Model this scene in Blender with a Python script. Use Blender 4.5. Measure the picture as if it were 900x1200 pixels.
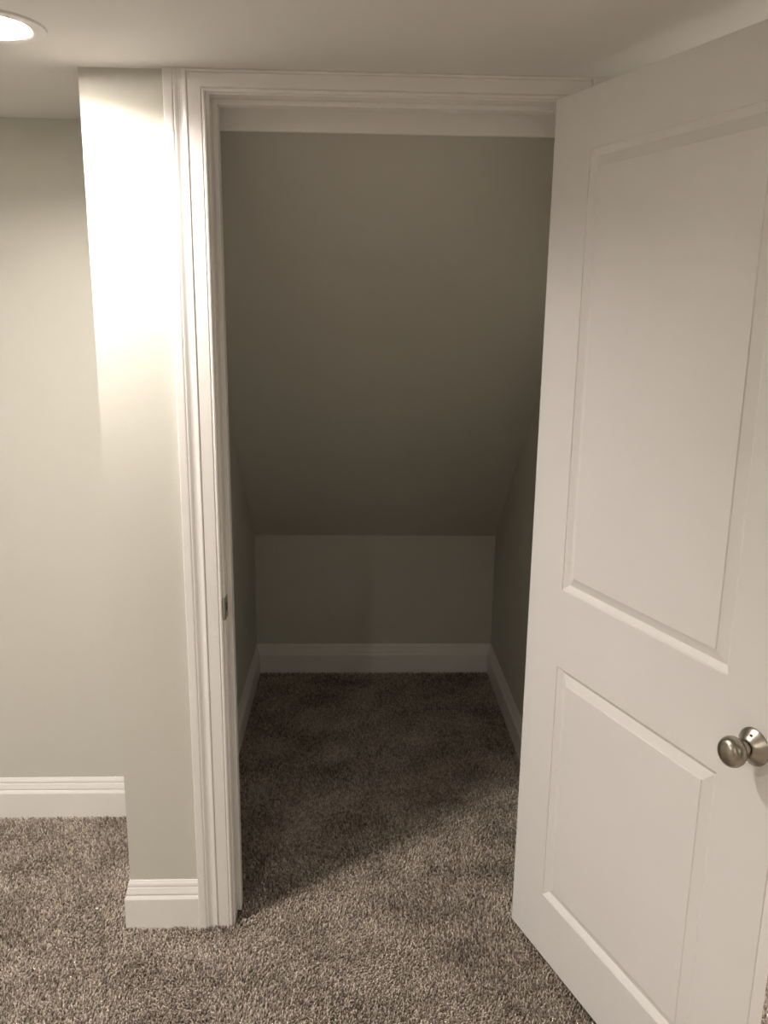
import bpy, bmesh, math, random
import numpy as np
from mathutils import Vector, Matrix

for o in list(bpy.data.objects):
    bpy.data.objects.remove(o, do_unlink=True)
scene = bpy.context.scene
col = scene.collection

# ------------------------------------------------------------------ camera
CAM = Vector((0.3123, -1.9705, 1.6004)); YAW, PITCH, ROLL, FPX = 0.0371, 0.2330, 0.0129, 991.0
fw = Vector((math.sin(YAW)*math.cos(PITCH), math.cos(YAW)*math.cos(PITCH), -math.sin(PITCH)))
rt = Vector((math.cos(YAW), -math.sin(YAW), 0)); up = rt.cross(fw)
r2 = rt*math.cos(ROLL) + up*math.sin(ROLL); u2 = up*math.cos(ROLL) - rt*math.sin(ROLL)
cd = bpy.data.cameras.new('camera'); cam = bpy.data.objects.new('camera', cd); col.objects.link(cam)
cam.matrix_world = Matrix(((r2.x, u2.x, -fw.x, CAM.x), (r2.y, u2.y, -fw.y, CAM.y), (r2.z, u2.z, -fw.z, CAM.z), (0, 0, 0, 1)))
cd.sensor_fit = 'VERTICAL'; cd.sensor_height = 36.0; cd.sensor_width = 27.0
cd.lens = FPX/1200*36.0; cd.clip_start = 0.02
scene.camera = cam

# ------------------------------------------------------------------ world, exposure
w = bpy.data.worlds.new('world'); scene.world = w; w.use_nodes = True
w.node_tree.nodes['Background'].inputs[0].default_value = (0.0, 0.0, 0.0, 1)
w.node_tree.nodes['Background'].inputs[1].default_value = 0.0
vs = scene.view_settings
vs.view_transform = 'Standard'; vs.look = 'None'; vs.gamma = 1.0; vs.use_curve_mapping = False
vs.exposure = 2.42
LAMP = 150.0                     # radiance of a downlight's lens
LAMP_COL = (1.0, 0.92, 0.845)

# ------------------------------------------------------------------ dimensions (metres)
C = 2.093                       # ceiling
XL = -0.2724                    # outer corner of the door wall
WT = 0.117                      # door wall thickness
DA = 0.511                      # alcove wall
DC, XCL, XCR, KH = 1.629, -0.122, 0.9416, 0.638   # closet: depth, sides, knee wall height
OW = 0.777                      # clear opening
HJ, HC = 2.046, 2.0495          # head jamb underside, head casing underside
XCO = -0.0935                   # outer edge of left casing
BB = 0.1306                     # baseboard height
FZ = -0.012                     # carpet backing
ROOM_L, ROOM_R, ROOM_B = -2.6, 3.0, -4.2

# ------------------------------------------------------------------ helpers
def tag(o, label=None, cat=None, group=None, kind=None):
    if label: o['label'] = label
    if cat: o['category'] = cat
    if group: o['group'] = group
    if kind: o['kind'] = kind
    return o

def link(name, me, mat, parent=None):
    o = bpy.data.objects.new(name, me); col.objects.link(o)
    if mat: me.materials.append(mat)
    if parent: o.parent = parent
    return o

def empty(name, loc=(0, 0, 0), rz=0.0):
    o = bpy.data.objects.new(name, None); col.objects.link(o)
    o.empty_display_size = 0.05; o.location = loc; o.rotation_euler = (0, 0, rz)
    return o

def bm_obj(name, bm, mat, parent=None, smooth=False, bevel=0.0):
    if bevel:
        bmesh.ops.bevel(bm, geom=list(bm.edges), offset=bevel, segments=2, affect='EDGES', profile=0.6)
    bmesh.ops.recalc_face_normals(bm, faces=bm.faces)
    me = bpy.data.meshes.new(name); bm.to_mesh(me); bm.free()
    if smooth:
        me.polygons.foreach_set('use_smooth', [True]*len(me.polygons))
        me.set_sharp_from_angle(angle=math.radians(35))
    return link(name, me, mat, parent)

def add_box(bm, a, b):
    v = [bm.verts.new((x, y, z)) for z in (a[2], b[2]) for y in (a[1], b[1]) for x in (a[0], b[0])]
    for f in ((0, 2, 3, 1), (4, 5, 7, 6), (0, 1, 5, 4), (2, 6, 7, 3), (0, 4, 6, 2), (1, 3, 7, 5)):
        bm.faces.new([v[i] for i in f])

def box(name, a, b, mat, parent=None, bevel=0.0):
    bm = bmesh.new(); add_box(bm, a, b)
    return bm_obj(name, bm, mat, parent, bevel=bevel)

def strip(bm, rows, closed=True, cap=True):
    """rows: lists of points of equal length; skins them into a closed tube."""
    vr = [[bm.verts.new(p) for p in r] for r in rows]
    n = len(rows[0])
    for i in range(len(rows)-1):
        for j in range(n if closed else n-1):
            bm.faces.new((vr[i][j], vr[i][(j+1) % n], vr[i+1][(j+1) % n], vr[i+1][j]))
    if cap:
        bm.faces.new(vr[0][::-1]); bm.faces.new(vr[-1])

def lathe(name, prof, mat, parent=None, seg=40, smooth=True):
    """prof: (radius, height) along +Z."""
    bm = bmesh.new(); rings = []
    for r, h in prof:
        if r < 1e-6: rings.append([bm.verts.new((0, 0, h))])
        else: rings.append([bm.verts.new((r*math.cos(2*math.pi*k/seg), r*math.sin(2*math.pi*k/seg), h)) for k in range(seg)])
    for a, b in zip(rings, rings[1:]):
        for k in range(seg):
            k2 = (k+1) % seg
            if len(a) == 1 and len(b) == 1: continue
            if len(a) == 1: bm.faces.new((a[0], b[k2], b[k]))
            elif len(b) == 1: bm.faces.new((a[k], a[k2], b[0]))
            else: bm.faces.new((a[k], a[k2], b[k2], b[k]))
    return bm_obj(name, bm, mat, parent, smooth=smooth)

# ------------------------------------------------------------------ materials
def mat_new(name):
    m = bpy.data.materials.new(name); m.use_nodes = True
    nt = m.node_tree; return m, nt, nt.nodes['Principled BSDF']

def paint(name, c, rough, var=0.02, bump=0.03, bscale=260.0, spec=0.5):
    m, nt, b = mat_new(name)
    tc = nt.nodes.new('ShaderNodeTexCoord')
    n1 = nt.nodes.new('ShaderNodeTexNoise'); n1.inputs['Scale'].default_value = 3.0; n1.inputs['Detail'].default_value = 4
    n2 = nt.nodes.new('ShaderNodeTexNoise'); n2.inputs['Scale'].default_value = bscale; n2.inputs['Detail'].default_value = 2
    mx = nt.nodes.new('ShaderNodeMix'); mx.data_type = 'RGBA'
    mx.inputs[6].default_value = (*[x*(1-var) for x in c], 1); mx.inputs[7].default_value = (*[min(1, x*(1+var)) for x in c], 1)
    bp = nt.nodes.new('ShaderNodeBump'); bp.inputs['Strength'].default_value = bump; bp.inputs['Distance'].default_value = 0.002
    L = nt.links.new
    L(tc.outputs['Object'], n1.inputs['Vector']); L(tc.outputs['Object'], n2.inputs['Vector'])
    L(n1.outputs['Fac'], mx.inputs[0]); L(mx.outputs[2], b.inputs['Base Color'])
    L(n2.outputs['Fac'], bp.inputs['Height']); L(bp.outputs['Normal'], b.inputs['Normal'])
    b.inputs['Roughness'].default_value = rough; b.inputs['Specular IOR Level'].default_value = spec
    return m

M_WALL = paint('wall_paint_grey_green', (0.60, 0.595, 0.535), 0.55, 0.012, 0.06, 220, 0.35)
M_CEIL = paint('ceiling_paint', (0.74, 0.725, 0.70), 0.85, 0.012, 0.06, 180, 0.2)
M_TRIM = paint('trim_enamel', (0.83, 0.815, 0.79), 0.30, 0.008, 0.01, 60)
M_DOOR = paint('door_enamel', (0.82, 0.81, 0.80), 0.38, 0.008, 0.03, 420)

def metal(name, c, rough):
    m, nt, b = mat_new(name)
    tc = nt.nodes.new('ShaderNodeTexCoord'); mp = nt.nodes.new('ShaderNodeMapping'); mp.inputs['Scale'].default_value = (60, 60, 900)
    n = nt.nodes.new('ShaderNodeTexNoise'); n.inputs['Scale'].default_value = 3.0
    mr = nt.nodes.new('ShaderNodeMapRange'); mr.inputs[3].default_value = rough*0.85; mr.inputs[4].default_value = rough*1.2
    L = nt.links.new
    L(tc.outputs['Object'], mp.inputs['Vector']); L(mp.outputs['Vector'], n.inputs['Vector'])
    L(n.outputs['Fac'], mr.inputs[0]); L(mr.outputs[0], b.inputs['Roughness'])
    b.inputs['Base Color'].default_value = (*c, 1); b.inputs['Metallic'].default_value = 1.0
    b.inputs['Anisotropic'].default_value = 0.4
    return m
M_NICKEL = metal('satin_nickel', (0.37, 0.34, 0.29), 0.30)
M_DARK, _nt, _b = mat_new('hole_shade_black'); _b.inputs['Base Color'].default_value = (0.01, 0.01, 0.01, 1); _b.inputs['Roughness'].default_value = 0.8  # near-black colour stands in for the shade inside the latch and pin holes

def lens_mat(k):
    m, nt, b = mat_new('lamp_lens')
    nt.nodes.remove(b); em = nt.nodes.new('ShaderNodeEmission')
    em.inputs['Color'].default_value = (*LAMP_COL, 1); em.inputs['Strength'].default_value = LAMP*k
    nt.links.new(em.outputs[0], nt.nodes['Material Output'].inputs['Surface'])
    return m

def carpet_mat(name, use_attr):
    m, nt, b = mat_new(name); L = nt.links.new
    ramp = nt.nodes.new('ShaderNodeValToRGB'); e = ramp.color_ramp.elements
    e[0].position = 0.0; e[0].color = (0.15, 0.122, 0.102, 1)
    e[1].position = 1.0; e[1].color = (0.72, 0.63, 0.54, 1)
    k = ramp.color_ramp.elements.new(0.45); k.color = (0.39, 0.335, 0.285, 1)
    if use_attr:
        at = nt.nodes.new('ShaderNodeAttribute'); at.attribute_name = 'tone'; L(at.outputs['Fac'], ramp.inputs[0])
    else:
        tc = nt.nodes.new('ShaderNodeTexCoord'); n = nt.nodes.new('ShaderNodeTexNoise'); n.inputs['Scale'].default_value = 170; n.inputs['Detail'].default_value = 3
        L(tc.outputs['Object'], n.inputs['Vector']); L(n.outputs['Fac'], ramp.inputs[0])
        bp = nt.nodes.new('ShaderNodeBump'); bp.inputs['Strength'].default_value = 1.0; bp.inputs['Distance'].default_value = 0.01
        L(n.outputs['Fac'], bp.inputs['Height']); L(bp.outputs['Normal'], b.inputs['Normal'])
    L(ramp.outputs[0], b.inputs['Base Color'])
    b.inputs['Roughness'].default_value = 0.9; b.inputs['Specular IOR Level'].default_value = 0.15
    return m
M_PILE = carpet_mat('carpet_yarn', True); M_BACK = carpet_mat('carpet_backing', False)

# ------------------------------------------------------------------ structure
def struct(o, label, cat): return tag(o, label, cat, kind='structure')

LIGHTS = [(-0.352, -0.264), (-1.75, -1.33), (1.80, -0.80), (-0.68, -2.85), (1.46, -2.85)]
OUTPUT = [0.67, 1.30, 1.55, 0.88, 0.28]      # relative output of each lamp
R_HOLE = 0.082

# floor
struct(box('floor', (ROOM_L-.1, ROOM_B-.1, FZ-.05), (ROOM_R+.1, DC+.1, FZ), M_BACK), 'floor under the taupe carpet of the room and closet', 'floor')

# ceiling, with a round hole for each downlight
def make_ceiling():
    bm = bmesh.new(); S = 0.11; T = 0.14
    xs = sorted({ROOM_L-.1, ROOM_R+.1, *[x+d for x, y in LIGHTS for d in (-S, S)]})
    ys = sorted({ROOM_B-.1, DA+.1, *[y+d for x, y in LIGHTS for d in (-S, S)]})
    for i in range(len(xs)-1):
        for j in range(len(ys)-1):
            cx, cy = (xs[i]+xs[i+1])/2, (ys[j]+ys[j+1])/2
            hit = [l for l in LIGHTS if abs(l[0]-cx) < 1e-3 + 0 and abs(l[1]-cy) < S]
            inside = [l for l in LIGHTS if abs(l[0]-cx) < S and abs(l[1]-cy) < S]
            if inside: continue
            bm.faces.new([bm.verts.new(p) for p in ((xs[i], ys[j], C), (xs[i], ys[j+1], C), (xs[i+1], ys[j+1], C), (xs[i+1], ys[j], C))])
    for lx, ly in LIGHTS:
        n = 48; ci, sq = [], []
        for k in range(n):
            a = 2*math.pi*(k+0.5)/n; c, s = math.cos(a), math.sin(a); q = S/max(abs(c), abs(s))
            ci.append(bm.verts.new((lx+R_HOLE*c, ly+R_HOLE*s, C))); sq.append(bm.verts.new((lx+q*c, ly+q*s, C)))
        for k in range(n):
            k2 = (k+1) % n; bm.faces.new((ci[k], sq[k], sq[k2], ci[k2]))
        # fill the four square corners
        for sx, sy in ((1, 1), (-1, 1), (-1, -1), (1, -1)):
            near = sorted(range(n), key=lambda k: (sq[k].co.x-lx-sx*S)**2+(sq[k].co.y-ly-sy*S)**2)[:2]
            bm.faces.new((sq[near[0]], bm.verts.new((lx+sx*S, ly+sy*S, C)), sq[near[1]]))
    bmesh.ops.remove_doubles(bm, verts=bm.verts, dist=1e-5)
    for f in bm.faces:
        if f.normal.z > 0: f.normal_flip()
    # upper skin of the ceiling
    add_box(bm, (ROOM_L-.1, ROOM_B-.1, C+T), (ROOM_R+.1, DA+.1, C+T+.02))
    me = bpy.data.meshes.new('ceiling'); bm.to_mesh(me); bm.free()
    return link('ceiling', me, M_CEIL)
struct(make_ceiling(), 'flat off-white painted ceiling of the room', 'ceiling')

# door wall: pier left of the opening, header, right side
bm = bmesh.new()
add_box(bm, (XL, 0, FZ), (-.02, WT, C)); add_box(bm, (OW+.02, 0, FZ), (ROOM_R, WT, C)); add_box(bm, (-.02, 0, HJ+.02), (OW+.02, WT, C))
struct(bm_obj('wall_front', bm, M_WALL), 'pale grey-green wall around the closet doorway', 'wall')
# wall between alcove and closet
struct(box('wall_closet_left', (XL, WT, FZ), (XCL, DC+.1, C), M_WALL), 'narrow grey-green wall at the left side of the closet', 'wall')
struct(box('wall_closet_right', (XCR, WT, FZ), (XCR+.1, DC+.1, C), M_WALL), 'dim grey-green wall at the right side of the closet', 'wall')
struct(box('wall_closet_back', (XCL, DC, FZ), (XCR, DC+.1, KH+.10), M_WALL), 'low grey-green knee wall at the back of the closet', 'wall')
bm = bmesh.new()
YT = 0.128
prof = [(DC+.001, KH), (YT, C), (YT+.10, C+.10), (DC+.10, KH+.09)]
strip(bm, [[(XCL, y, z) for y, z in prof], [(XCR, y, z) for y, z in prof]])
M_SLOPE = paint('slope_paint', (0.60, 0.585, 0.53), 0.6, 0.012, 0.06, 220, 0.3)
struct(bm_obj('ceiling_slope', bm, M_SLOPE), 'sloping painted ceiling falling to the knee wall inside the closet', 'ceiling')
struct(box('wall_alcove', (ROOM_L, DA, FZ), (XL, DA+.1, C), M_WALL), 'pale wall set back at the left beyond the corner', 'wall')
struct(box('wall_left', (ROOM_L-.1, ROOM_B, FZ), (ROOM_L, DA+.1, C), M_WALL), 'left side wall of the room, outside the picture', 'wall')
struct(box('wall_right', (ROOM_R, ROOM_B, FZ), (ROOM_R+.1, WT, C), M_WALL), 'right side wall of the room, outside the picture', 'wall')
struct(box('wall_back', (ROOM_L-.1, ROOM_B-.1, FZ), (ROOM_R+.1, ROOM_B, C), M_WALL), 'rear wall of the room behind the camera', 'wall')

# baseboards: profile (distance from wall, z)
BP = [(0, FZ), (.0150, FZ), (.0150, .0790), (.0145, .0815), (.0112, .0885), (.0098, .0900), (.0098, .0920), (.0112, .0935),
      (.0108, .0965), (.0085, .1050), (.0072, .1105), (.0056, .1120), (.0056, .1140), (.0068, .1155), (.0058, .1215), (.0030, .1280), (.0022, BB), (0, BB)]
def baseboard(name, path, label, bevel=0):
    """path: wall-line points (x, y); the room lies to the LEFT of the walking direction; mitred at corners."""
    bm = bmesh.new(); rows = []
    P = [Vector((*p, 0)) for p in path]
    nrm = []
    for a, b in zip(P, P[1:]):
        d = (b-a).normalized(); nrm.append(Vector((-d.y, d.x, 0)))
    for i, p in enumerate(P):
        if i == 0: o = nrm[0]
        elif i == len(P)-1: o = nrm[-1]
        else:
            s = nrm[i-1]+nrm[i]; o = s/(1+nrm[i-1].dot(nrm[i]))
        rows.append([(p.x+o.x*d, p.y+o.y*d, z) for d, z in BP])
    strip(bm, rows)
    return struct(bm_obj(name, bm, M_TRIM, smooth=False), label, 'baseboard')
baseboard('baseboard_front', [(XCO+.0005, 0), (XL, 0), (XL, DA-.016)][::1], 'short white baseboard wrapping the wall corner beside the door casing')
baseboard('baseboard_alcove', [(XL-.0152, DA), (ROOM_L, DA)], 'white baseboard along the set-back wall at the left')
baseboard('baseboard_closet_back', [(XCR, DC), (XCL, DC)], 'white baseboard along the knee wall at the back of the closet')
baseboard('baseboard_closet_left', [(XCL, DC-.0152), (XCL, WT)], 'white baseboard on the left closet wall')
baseboard('baseboard_closet_right', [(XCR, WT), (XCR, DC-.0152)], 'white baseboard on the right closet wall')
baseboard('baseboard_right', [(ROOM_R, 0), (OW+.0945, 0)], 'white baseboard on the wall behind the open door')
baseboard('baseboard_room_left', [(ROOM_L, DA-.0152), (ROOM_L, ROOM_B)], 'white baseboard on the left side wall, outside the picture')

# casings: profile (distance from inner edge, thickness)
CP = [(0, 0), (0, .0080), (.0012, .0096), (.0034, .0106), (.0058, .0104), (.0072, .0092), (.0082, .0084), (.0090, .0104), (.0098, .0110),
      (.0350, .0122), (.0362, .0120), (.0370, .0104), (.0378, .0128), (.0392, .0146), (.0412, .0148), (.0440, .0136), (.0480, .0122), (.0520, .0120), (.0560, .0130),
      (.0600, .0152), (.0630, .0166), (.0652, .0166), (.0664, .0142), (.0676, .0162), (.0700, .0172), (.0855, .0174), (.0870, .0166), (.0875, .0150), (.0875, 0)]
RV = .006                        # reveal
HEAD = C-.0004-HC                # height of the ripped head casing
def clip_profile(u1):
    out = []
    for a, b in zip(CP, CP[1:]):
        out.append(a)
        if a[0] <= u1 < b[0]:
            t = (u1-a[0])/(b[0]-a[0]); out.append((u1, a[1]+t*(b[1]-a[1]))); out.append((u1, 0)); return out
    return CP
def side_casing(name, x0, sgn, label):
    bm = bmesh.new()
    prof = []
    for a, b in zip(CP, CP[1:]):
        prof.append(a)
        if a[0] < HEAD < b[0]: prof.append((HEAD, a[1]+(b[1]-a[1])*(HEAD-a[0])/(b[0]-a[0])))
    prof.append(CP[-1])
    lo = [(x0+sgn*u, -t, FZ) for u, t in prof]
    hi = [(x0+sgn*u, -t, HC+min(u, HEAD)) for u, t in prof]
    strip(bm, [lo, hi])
    return struct(bm_obj(name, bm, M_TRIM), label, 'door casing')
side_casing('trim_1', -RV, -1, 'tall moulded white casing on the left of the doorway')
side_casing('trim_2', OW+RV, 1, 'moulded white casing behind the hinge side of the open door')
bm = bmesh.new(); hp = clip_profile(HEAD)
strip(bm, [[(-RV-u, -t, HC+u) for u, t in hp], [(OW+RV+u, -t, HC+u) for u, t in hp]])
struct(bm_obj('trim_3', bm, M_TRIM), 'narrow white head casing squeezed under the ceiling above the doorway', 'door casing')

# jambs with stops and strike plate
jamb = struct(empty('trim_4', (0, 0, 0)), 'white door jamb lining the closet opening', 'door jamb')
E2 = 0.0008
box('side_jamb', (-.0199, 0, FZ), (0, WT, HJ), M_TRIM, jamb, E2)
box('side_jamb', (OW, 0, FZ), (OW+.0199, WT, HJ), M_TRIM, jamb, E2)
box('head_jamb', (-.0199, 0, HJ), (OW+.0199, WT, HJ+.0199), M_TRIM, jamb, E2)
SY0, SY1, ST = .038, .072, .0115
box('stop', (0, SY0, .004), (ST, SY1, HJ), M_TRIM, jamb, .0015)
box('stop', (OW-ST, SY0, .004), (OW, SY1, HJ), M_TRIM, jamb, .0015)
box('stop', (ST, SY0, HJ-ST), (OW-ST, SY1, HJ), M_TRIM, jamb, .0015)
KZ = 0.888
# strike plate with a curved lip
bm = bmesh.new(); rows = []
for z, k in [(-.0285, .55), (-.024, .85), (-.012, 1), (.012, 1), (.024, .85), (.0285, .55)]:
    pts = [(.0305, 0), (.0018, 0), (-.0040*k, .0006), (-.0090*k, -.0012), (-.0115*k, -.0042)]
    up_ = [(x+.0011+n, y, KZ+z) for y, n in pts for x in (0,)]
    rows.append([(0.0012+n, y, KZ+z) for y, n in pts] + [(0.0001+n, y, KZ+z) for y, n in pts[::-1]])
strip(bm, rows)
sp = tag(bm_obj('strike_plate', bm, M_NICKEL, jamb), 'satin nickel strike plate on the left jamb')
box('latch_hole_shade', (.0010, .0085, KZ-.011), (.00135, .0235, KZ+.011), M_DARK, sp)
for dz in (-.0205, .0205):
    s_ = lathe('screw', [(.0036, 0), (.0032, .0007), (.0012, .0009), (0, .0006)], M_NICKEL, sp, 14)
    s_.matrix_local = Matrix.Translation((.0012, .016, KZ+dz)) @ Matrix.Rotation(math.pi/2, 4, 'Y')

# header board on the closet side
struct(box('trim_5', (XCL, WT, 1.997), (XCR, WT+.0105, C-.001), M_TRIM, bevel=.001), 'white header board across the closet behind the doorway head', 'trim')

# ------------------------------------------------------------------ door leaf
ANG = 1.9327; DW, DH, DT, DZ = 0.7725, 2.032, 0.035, 0.013
HX, HY = 0.7426, -0.0190
door = struct(empty('door_1', (HX, HY, DZ), ANG+math.pi), 'open white two-panel door with a satin nickel knob', 'door')
# local: +X from hinge edge to free edge, +Y... closet face at y = 0, room face at y = +DT
SX0, SX1 = 0.1336, 0.6390
PANELS = [(0.9852-DZ, 1.9269-DZ), (0.1840-DZ, 0.7985-DZ)]
def slab():
    bm = bmesh.new()
    xs = [0, SX0, SX1, DW]; zs = [0, PANELS[1][0], PANELS[1][1], PANELS[0][0], PANELS[0][1], DH]
    for i in range(3):
        for j in range(5):
            if i == 1 and j in (1, 3):
                continue
            for y in (0, DT):
                bm.faces.new([bm.verts.new((x, y, z)) for x, z in ((xs[i], zs[j]), (xs[i+1], zs[j]), (xs[i+1], zs[j+1]), (xs[i], zs[j+1]))])
    def ring(x0, x1, z0, z1, xi, zi):
        for (ax, az), (bx, bz) in (((x0, z0), (x1, z0)), ((x1, z0), (x1, z1)), ((x1, z1), (x0, z1)), ((x0, z1), (x0, z0))):
            bm.faces.new([bm.verts.new(p) for p in ((ax, 0, az), (bx, 0, bz), (bx, DT, bz), (ax, DT, az))])
    bmesh.ops.remove_doubles(bm, verts=bm.verts, dist=1e-6)
    # outer rim, split at the stile and rail lines so that it welds
    for i in range(3):
        for z in (0, DH):
            bm.faces.new([bm.verts.new(p) for p in ((xs[i], 0, z), (xs[i+1], 0, z), (xs[i+1], DT, z), (xs[i], DT, z))])
    for j in range(5):
        for x in (0, DW):
            bm.faces.new([bm.verts.new(p) for p in ((x, 0, zs[j]), (x, 0, zs[j+1]), (x, DT, zs[j+1]), (x, DT, zs[j]))])
    for z0, z1 in PANELS: ring(SX0, SX1, z0, z1, 0, 0)
    bmesh.ops.remove_doubles(bm, verts=bm.verts, dist=1e-6)
    edges = [e for e in bm.edges if len(e.link_faces) == 2 and e.calc_face_angle(0) > 1.0
             and (all(abs(v.co.x) < 1e-5 for v in e.verts) or all(abs(v.co.x-DW) < 1e-5 for v in e.verts)
                  or all(abs(v.co.z) < 1e-5 for v in e.verts) or all(abs(v.co.z-DH) < 1e-5 for v in e.verts))]
    bmesh.ops.recalc_face_normals(bm, faces=bm.faces)
    bmesh.ops.bevel(bm, geom=edges, offset=.0015, segments=2, affect='EDGES')
    return bm_obj('slab', bm, M_DOOR, door)
slab()
PPR = [(0, 0), (.0004, .0024), (.0016, .0026), (.0026, .0028), (.0125, .0104), (.0138, .0112), (.0150, .0110),
       (.0350, .0042), (.0356, .0038), (.0364, .0020), (.0372, .0018)]
def panel(z0, z1):
    bm = bmesh.new()
    for face in (0, 1):
        loops = []
        for u, d in PPR:
            y = d if face == 0 else DT-d
            loops.append([bm.verts.new(p) for p in ((SX0+u, y, z0+u), (SX1-u, y, z0+u), (SX1-u, y, z1-u), (SX0+u, y, z1-u))])
        for a, b in zip(loops, loops[1:]):
            for k in range(4):
                k2 = (k+1) % 4; f = bm.faces.new((a[k], a[k2], b[k2], b[k]))
        bm.faces.new(loops[-1])
        first = loops[0] if face == 0 else first
        if face == 1:
            for k in range(4):
                k2 = (k+1) % 4; bm.faces.new((first[k], first[k2], loops[0][k2], loops[0][k]))
    return bm_obj('panel', bm, M_DOOR, door)
tag(panel(*PANELS[0]), 'taller upper raised panel'); tag(panel(*PANELS[1]), 'shorter lower raised panel')

# knobs: axis along local -Y (closet side) and +Y (room side)
KX = 0.7125
ROSE = [(0, 0), (.0325, 0), (.0332, .0008), (.0332, .0020), (.0322, .0032), (.0300, .0050), (.0240, .0104), (.0180, .0158), (.0158, .0176), (.0146, .0182), (.0136, .0180), (.0132, .0168), (0, .0168)]
NECK = [(0, .0175), (.0118, .0175), (.0118, .0215), (.0108, .0260), (.0112, .0300), (.0128, .0325)]
KNOB = [(.0, .0300), (.0125, .0300), (.0150, .0318), (.0200, .0348), (.0240, .0390), (.0262, .0440), (.0268, .0490), (.0258, .0540), (.0230, .0590), (.0185, .0630), (.0120, .0658), (.0060, .0668), (0, .0670)]
for sgn, lab in ((-1, 'satin nickel knob on the visible face'), (1, 'satin nickel knob on the far face')):
    k = lathe('door_knob', KNOB, M_NICKEL, door, 48); tag(k, lab)
    rot = Matrix.Rotation(math.pi/2 if sgn < 0 else -math.pi/2, 4, 'X')
    k.matrix_local = Matrix.Translation((KX, 0 if sgn < 0 else DT, KZ-DZ)) @ rot
    lathe('rose', ROSE, M_NICKEL, k, 48); lathe('neck', NECK, M_NICKEL, k, 32)
    if sgn < 0:
        ph = lathe('pin_hole', [(.0017, .0006), (.0017, 0), (.0028, -.0002), (.0030, .0004), (.0025, .0010), (.0017, .0006)], M_NICKEL, k, 16)
        hd = lathe('pin_hole_shade', [(0, .0004), (.0019, .0004), (.0019, 0), (0, 0)], M_DARK, k, 16)
        # on the cone of the rose, towards the top and slightly to the hinge side
        a = math.radians(86); rr, hh = .0232, .0113; sl = math.atan2(.0057, .006)
        base = Matrix.Rotation(a, 4, 'Z') @ Matrix.Translation((rr, 0, hh)) @ Matrix.Rotation(math.radians(45), 4, 'Y')
        ph.matrix_local = base; hd.matrix_local = base
# latch on the free edge
lp = box('latch_plate', (DW-.0005, DT/2-.0125, KZ-DZ-.0285), (DW+.0008, DT/2+.0125, KZ-DZ+.0285), M_NICKEL, door, .0003)
bm = bmesh.new(); strip(bm, [[(DW+.0008, DT/2-.006, z), (DW+.0008, DT/2+.006, z), (DW+.0105, DT/2+.0055, z), (DW+.003, DT/2-.006, z)] for z in (KZ-DZ-.008, KZ-DZ+.008)])
bm_obj('latch_bolt', bm, M_NICKEL, lp)
for hz in (.20, 1.02, 1.83):
    h = lathe('hinge', [(0, -.045), (.004, -.045), (.0062, -.042), (.0062, .042), (.004, .045), (0, .045)], M_NICKEL, door, 16)
    h.location = (-.0035, DT+.0062, hz)
    box('leaf', (-.0008, -.034, -.044), (.0008, 0, .044), M_NICKEL, h).location = (.0028, 0, 0)

# ------------------------------------------------------------------ recessed downlights
M_BAFFLE = paint('baffle_white', (0.78, 0.77, 0.75), 0.5, 0.0, 0.0, 50)
RL = .066; EC = .030
def downlight(x, y, label, k):
    t = tag(empty('recessed_light', (x, y, C)), label, 'ceiling light', 'recessed downlights in the ceiling')
    lathe('trim_ring', [(R_HOLE-.006, .0005), (R_HOLE-.006, -.0030), (R_HOLE-.002, -.0048), (.094, -.0052), (.1015, -.0040), (.1030, 0.0), (R_HOLE-.004, .0005)], M_BAFFLE, t, 64)
    lathe('baffle', [(R_HOLE-.0062, -.0030), (RL+.003, EC), (RL-.004, EC+.002), (RL-.004, EC+.006), (R_HOLE, EC+.006), (R_HOLE-.0005, .0006)], M_BAFFLE, t, 64)
    lathe('lens', [(RL-.0005, EC+.002), (RL-.001, EC), (RL*.6, EC-.001), (0, EC-.0015)], lens_mat(k), t, 48)
    return t
for (x, y), k, lab in zip(LIGHTS, OUTPUT, ('round recessed downlight glowing in the ceiling above the wall corner',
                                'round recessed downlight in the ceiling beyond the left edge of the picture',
                                'round recessed downlight in the ceiling beyond the right edge of the picture',
                                'round recessed downlight in the ceiling far behind the camera on the left, out of view',
                                'round recessed downlight in the ceiling far behind the camera on the right, out of view')):
    downlight(x, y, lab, k)

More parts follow.
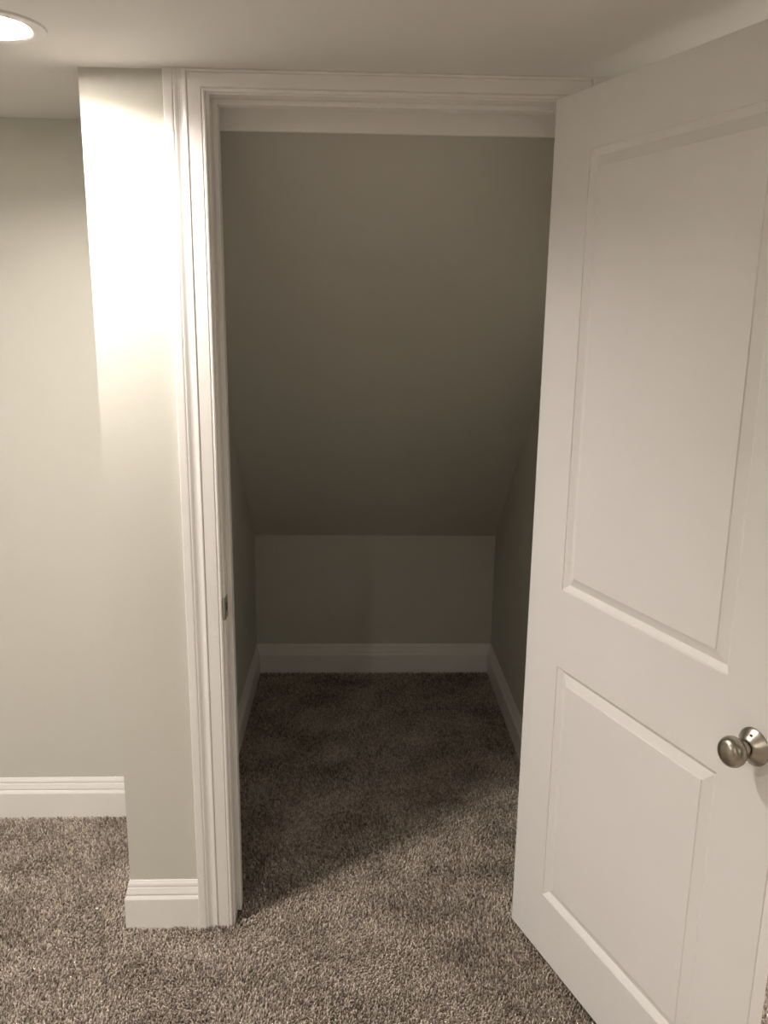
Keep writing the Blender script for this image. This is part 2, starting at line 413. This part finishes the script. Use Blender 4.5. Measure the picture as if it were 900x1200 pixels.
# ------------------------------------------------------------------ carpet pile
def carpet():
    rng = np.random.default_rng(7)
    sp = 0.0056
    xs = np.arange(-1.55, 1.85, sp); ys = np.arange(-1.0, DC, sp)
    X, Y = np.meshgrid(xs, ys); X = X.ravel(); Y = Y.ravel()
    X = X + rng.uniform(-.5, .5, X.size)*sp; Y = Y + rng.uniform(-.5, .5, Y.size)*sp
    m = (Y < -.002) | ((X < XL-.002) & (Y < DA-.002)) | ((X > XCL+.002) & (X < XCR-.002) & (Y > WT) & (Y < DC-.002)) | ((X > 0) & (X < OW) & (Y <= WT))
    X, Y = X[m], Y[m]; n = X.size
    # smooth patches where the nap leans one way or another
    ph = rng.uniform(0, 6.28, 40); k1 = rng.normal(0, 9, 40); k2 = rng.normal(0, 9, 40)
    f1 = sum(np.cos(k1[i]*X+k2[i]*Y+ph[i]) for i in range(20))/math.sqrt(10)
    f2 = sum(np.cos(k1[i]*1.4*X+k2[i]*1.4*Y+ph[i]) for i in range(20, 40))/math.sqrt(10)
    k3 = rng.normal(0, 22, (24, 2)); p3 = rng.uniform(0, 6.28, 24)
    f3 = sum(np.cos(k3[i, 0]*X+k3[i, 1]*Y+p3[i]) for i in range(24))/math.sqrt(12)
    ux = rng.normal(0, 1, n)*.0030 + .0018*f1; uy = rng.normal(0, 1, n)*.0030 + .0018*f2
    h = rng.uniform(.0070, .0140, n); r = rng.uniform(.0019, .0031, n); a0 = rng.uniform(0, 6.28, n)
    z0 = FZ
    V = np.empty((n, 7, 3), np.float32)
    for k in range(3):
        a = a0 + k*2.0944; c, s = np.cos(a), np.sin(a)
        V[:, k, 0] = X+r*.8*c; V[:, k, 1] = Y+r*.8*s; V[:, k, 2] = z0-.001
        a = a+.7; c, s = np.cos(a), np.sin(a)
        V[:, 3+k, 0] = X+ux*.45+r*1.15*c; V[:, 3+k, 1] = Y+uy*.45+r*1.15*s; V[:, 3+k, 2] = z0+h*.68
    V[:, 6, 0] = X+ux; V[:, 6, 1] = Y+uy; V[:, 6, 2] = z0+h
    tri = np.array([(0, 1, 4), (0, 4, 3), (1, 2, 5), (1, 5, 4), (2, 0, 3), (2, 3, 5), (3, 4, 6), (4, 5, 6), (5, 3, 6)], np.int32)
    F = (tri[None]+7*np.arange(n, dtype=np.int32)[:, None, None]).reshape(-1)
    me = bpy.data.meshes.new('carpet_pile')
    me.vertices.add(n*7); me.vertices.foreach_set('co', V.reshape(-1))
    me.loops.add(F.size); me.loops.foreach_set('vertex_index', F)
    nf = F.size//3
    me.polygons.add(nf); me.polygons.foreach_set('loop_start', np.arange(nf, dtype=np.int32)*3)
    me.update(calc_edges=True)
    tone = np.clip(rng.beta(1.7, 1.9, n) + .045*(f1-f2) + .07*f3 + .02, 0, 1).astype(np.float32)  # random yarn tone, plus footprint shading of the nap painted in as patches
    at = me.attributes.new('tone', 'FLOAT', 'POINT'); at.data.foreach_set('value', np.repeat(tone, 7))
    o = link('carpet_pile', me, M_PILE)
    tag(o, 'taupe and brown frieze carpet pile covering the floor', 'carpet', kind='stuff')
carpet()

# small crumb on the carpet
bm = bmesh.new(); bmesh.ops.create_icosphere(bm, subdivisions=2, radius=.003)
random.seed(3)
for v in bm.verts: v.co = Vector((v.co.x*1.5, v.co.y, v.co.z*.7))*random.uniform(.75, 1.2)
cr = bm_obj('lint_crumb', bm, paint('crumb_white', (.8, .78, .74), .8, .02, .02, 300))
cr.location = (-.384, .055, 0.001); tag(cr, 'tiny white crumb lying on the carpet left of the wall corner', 'crumb')
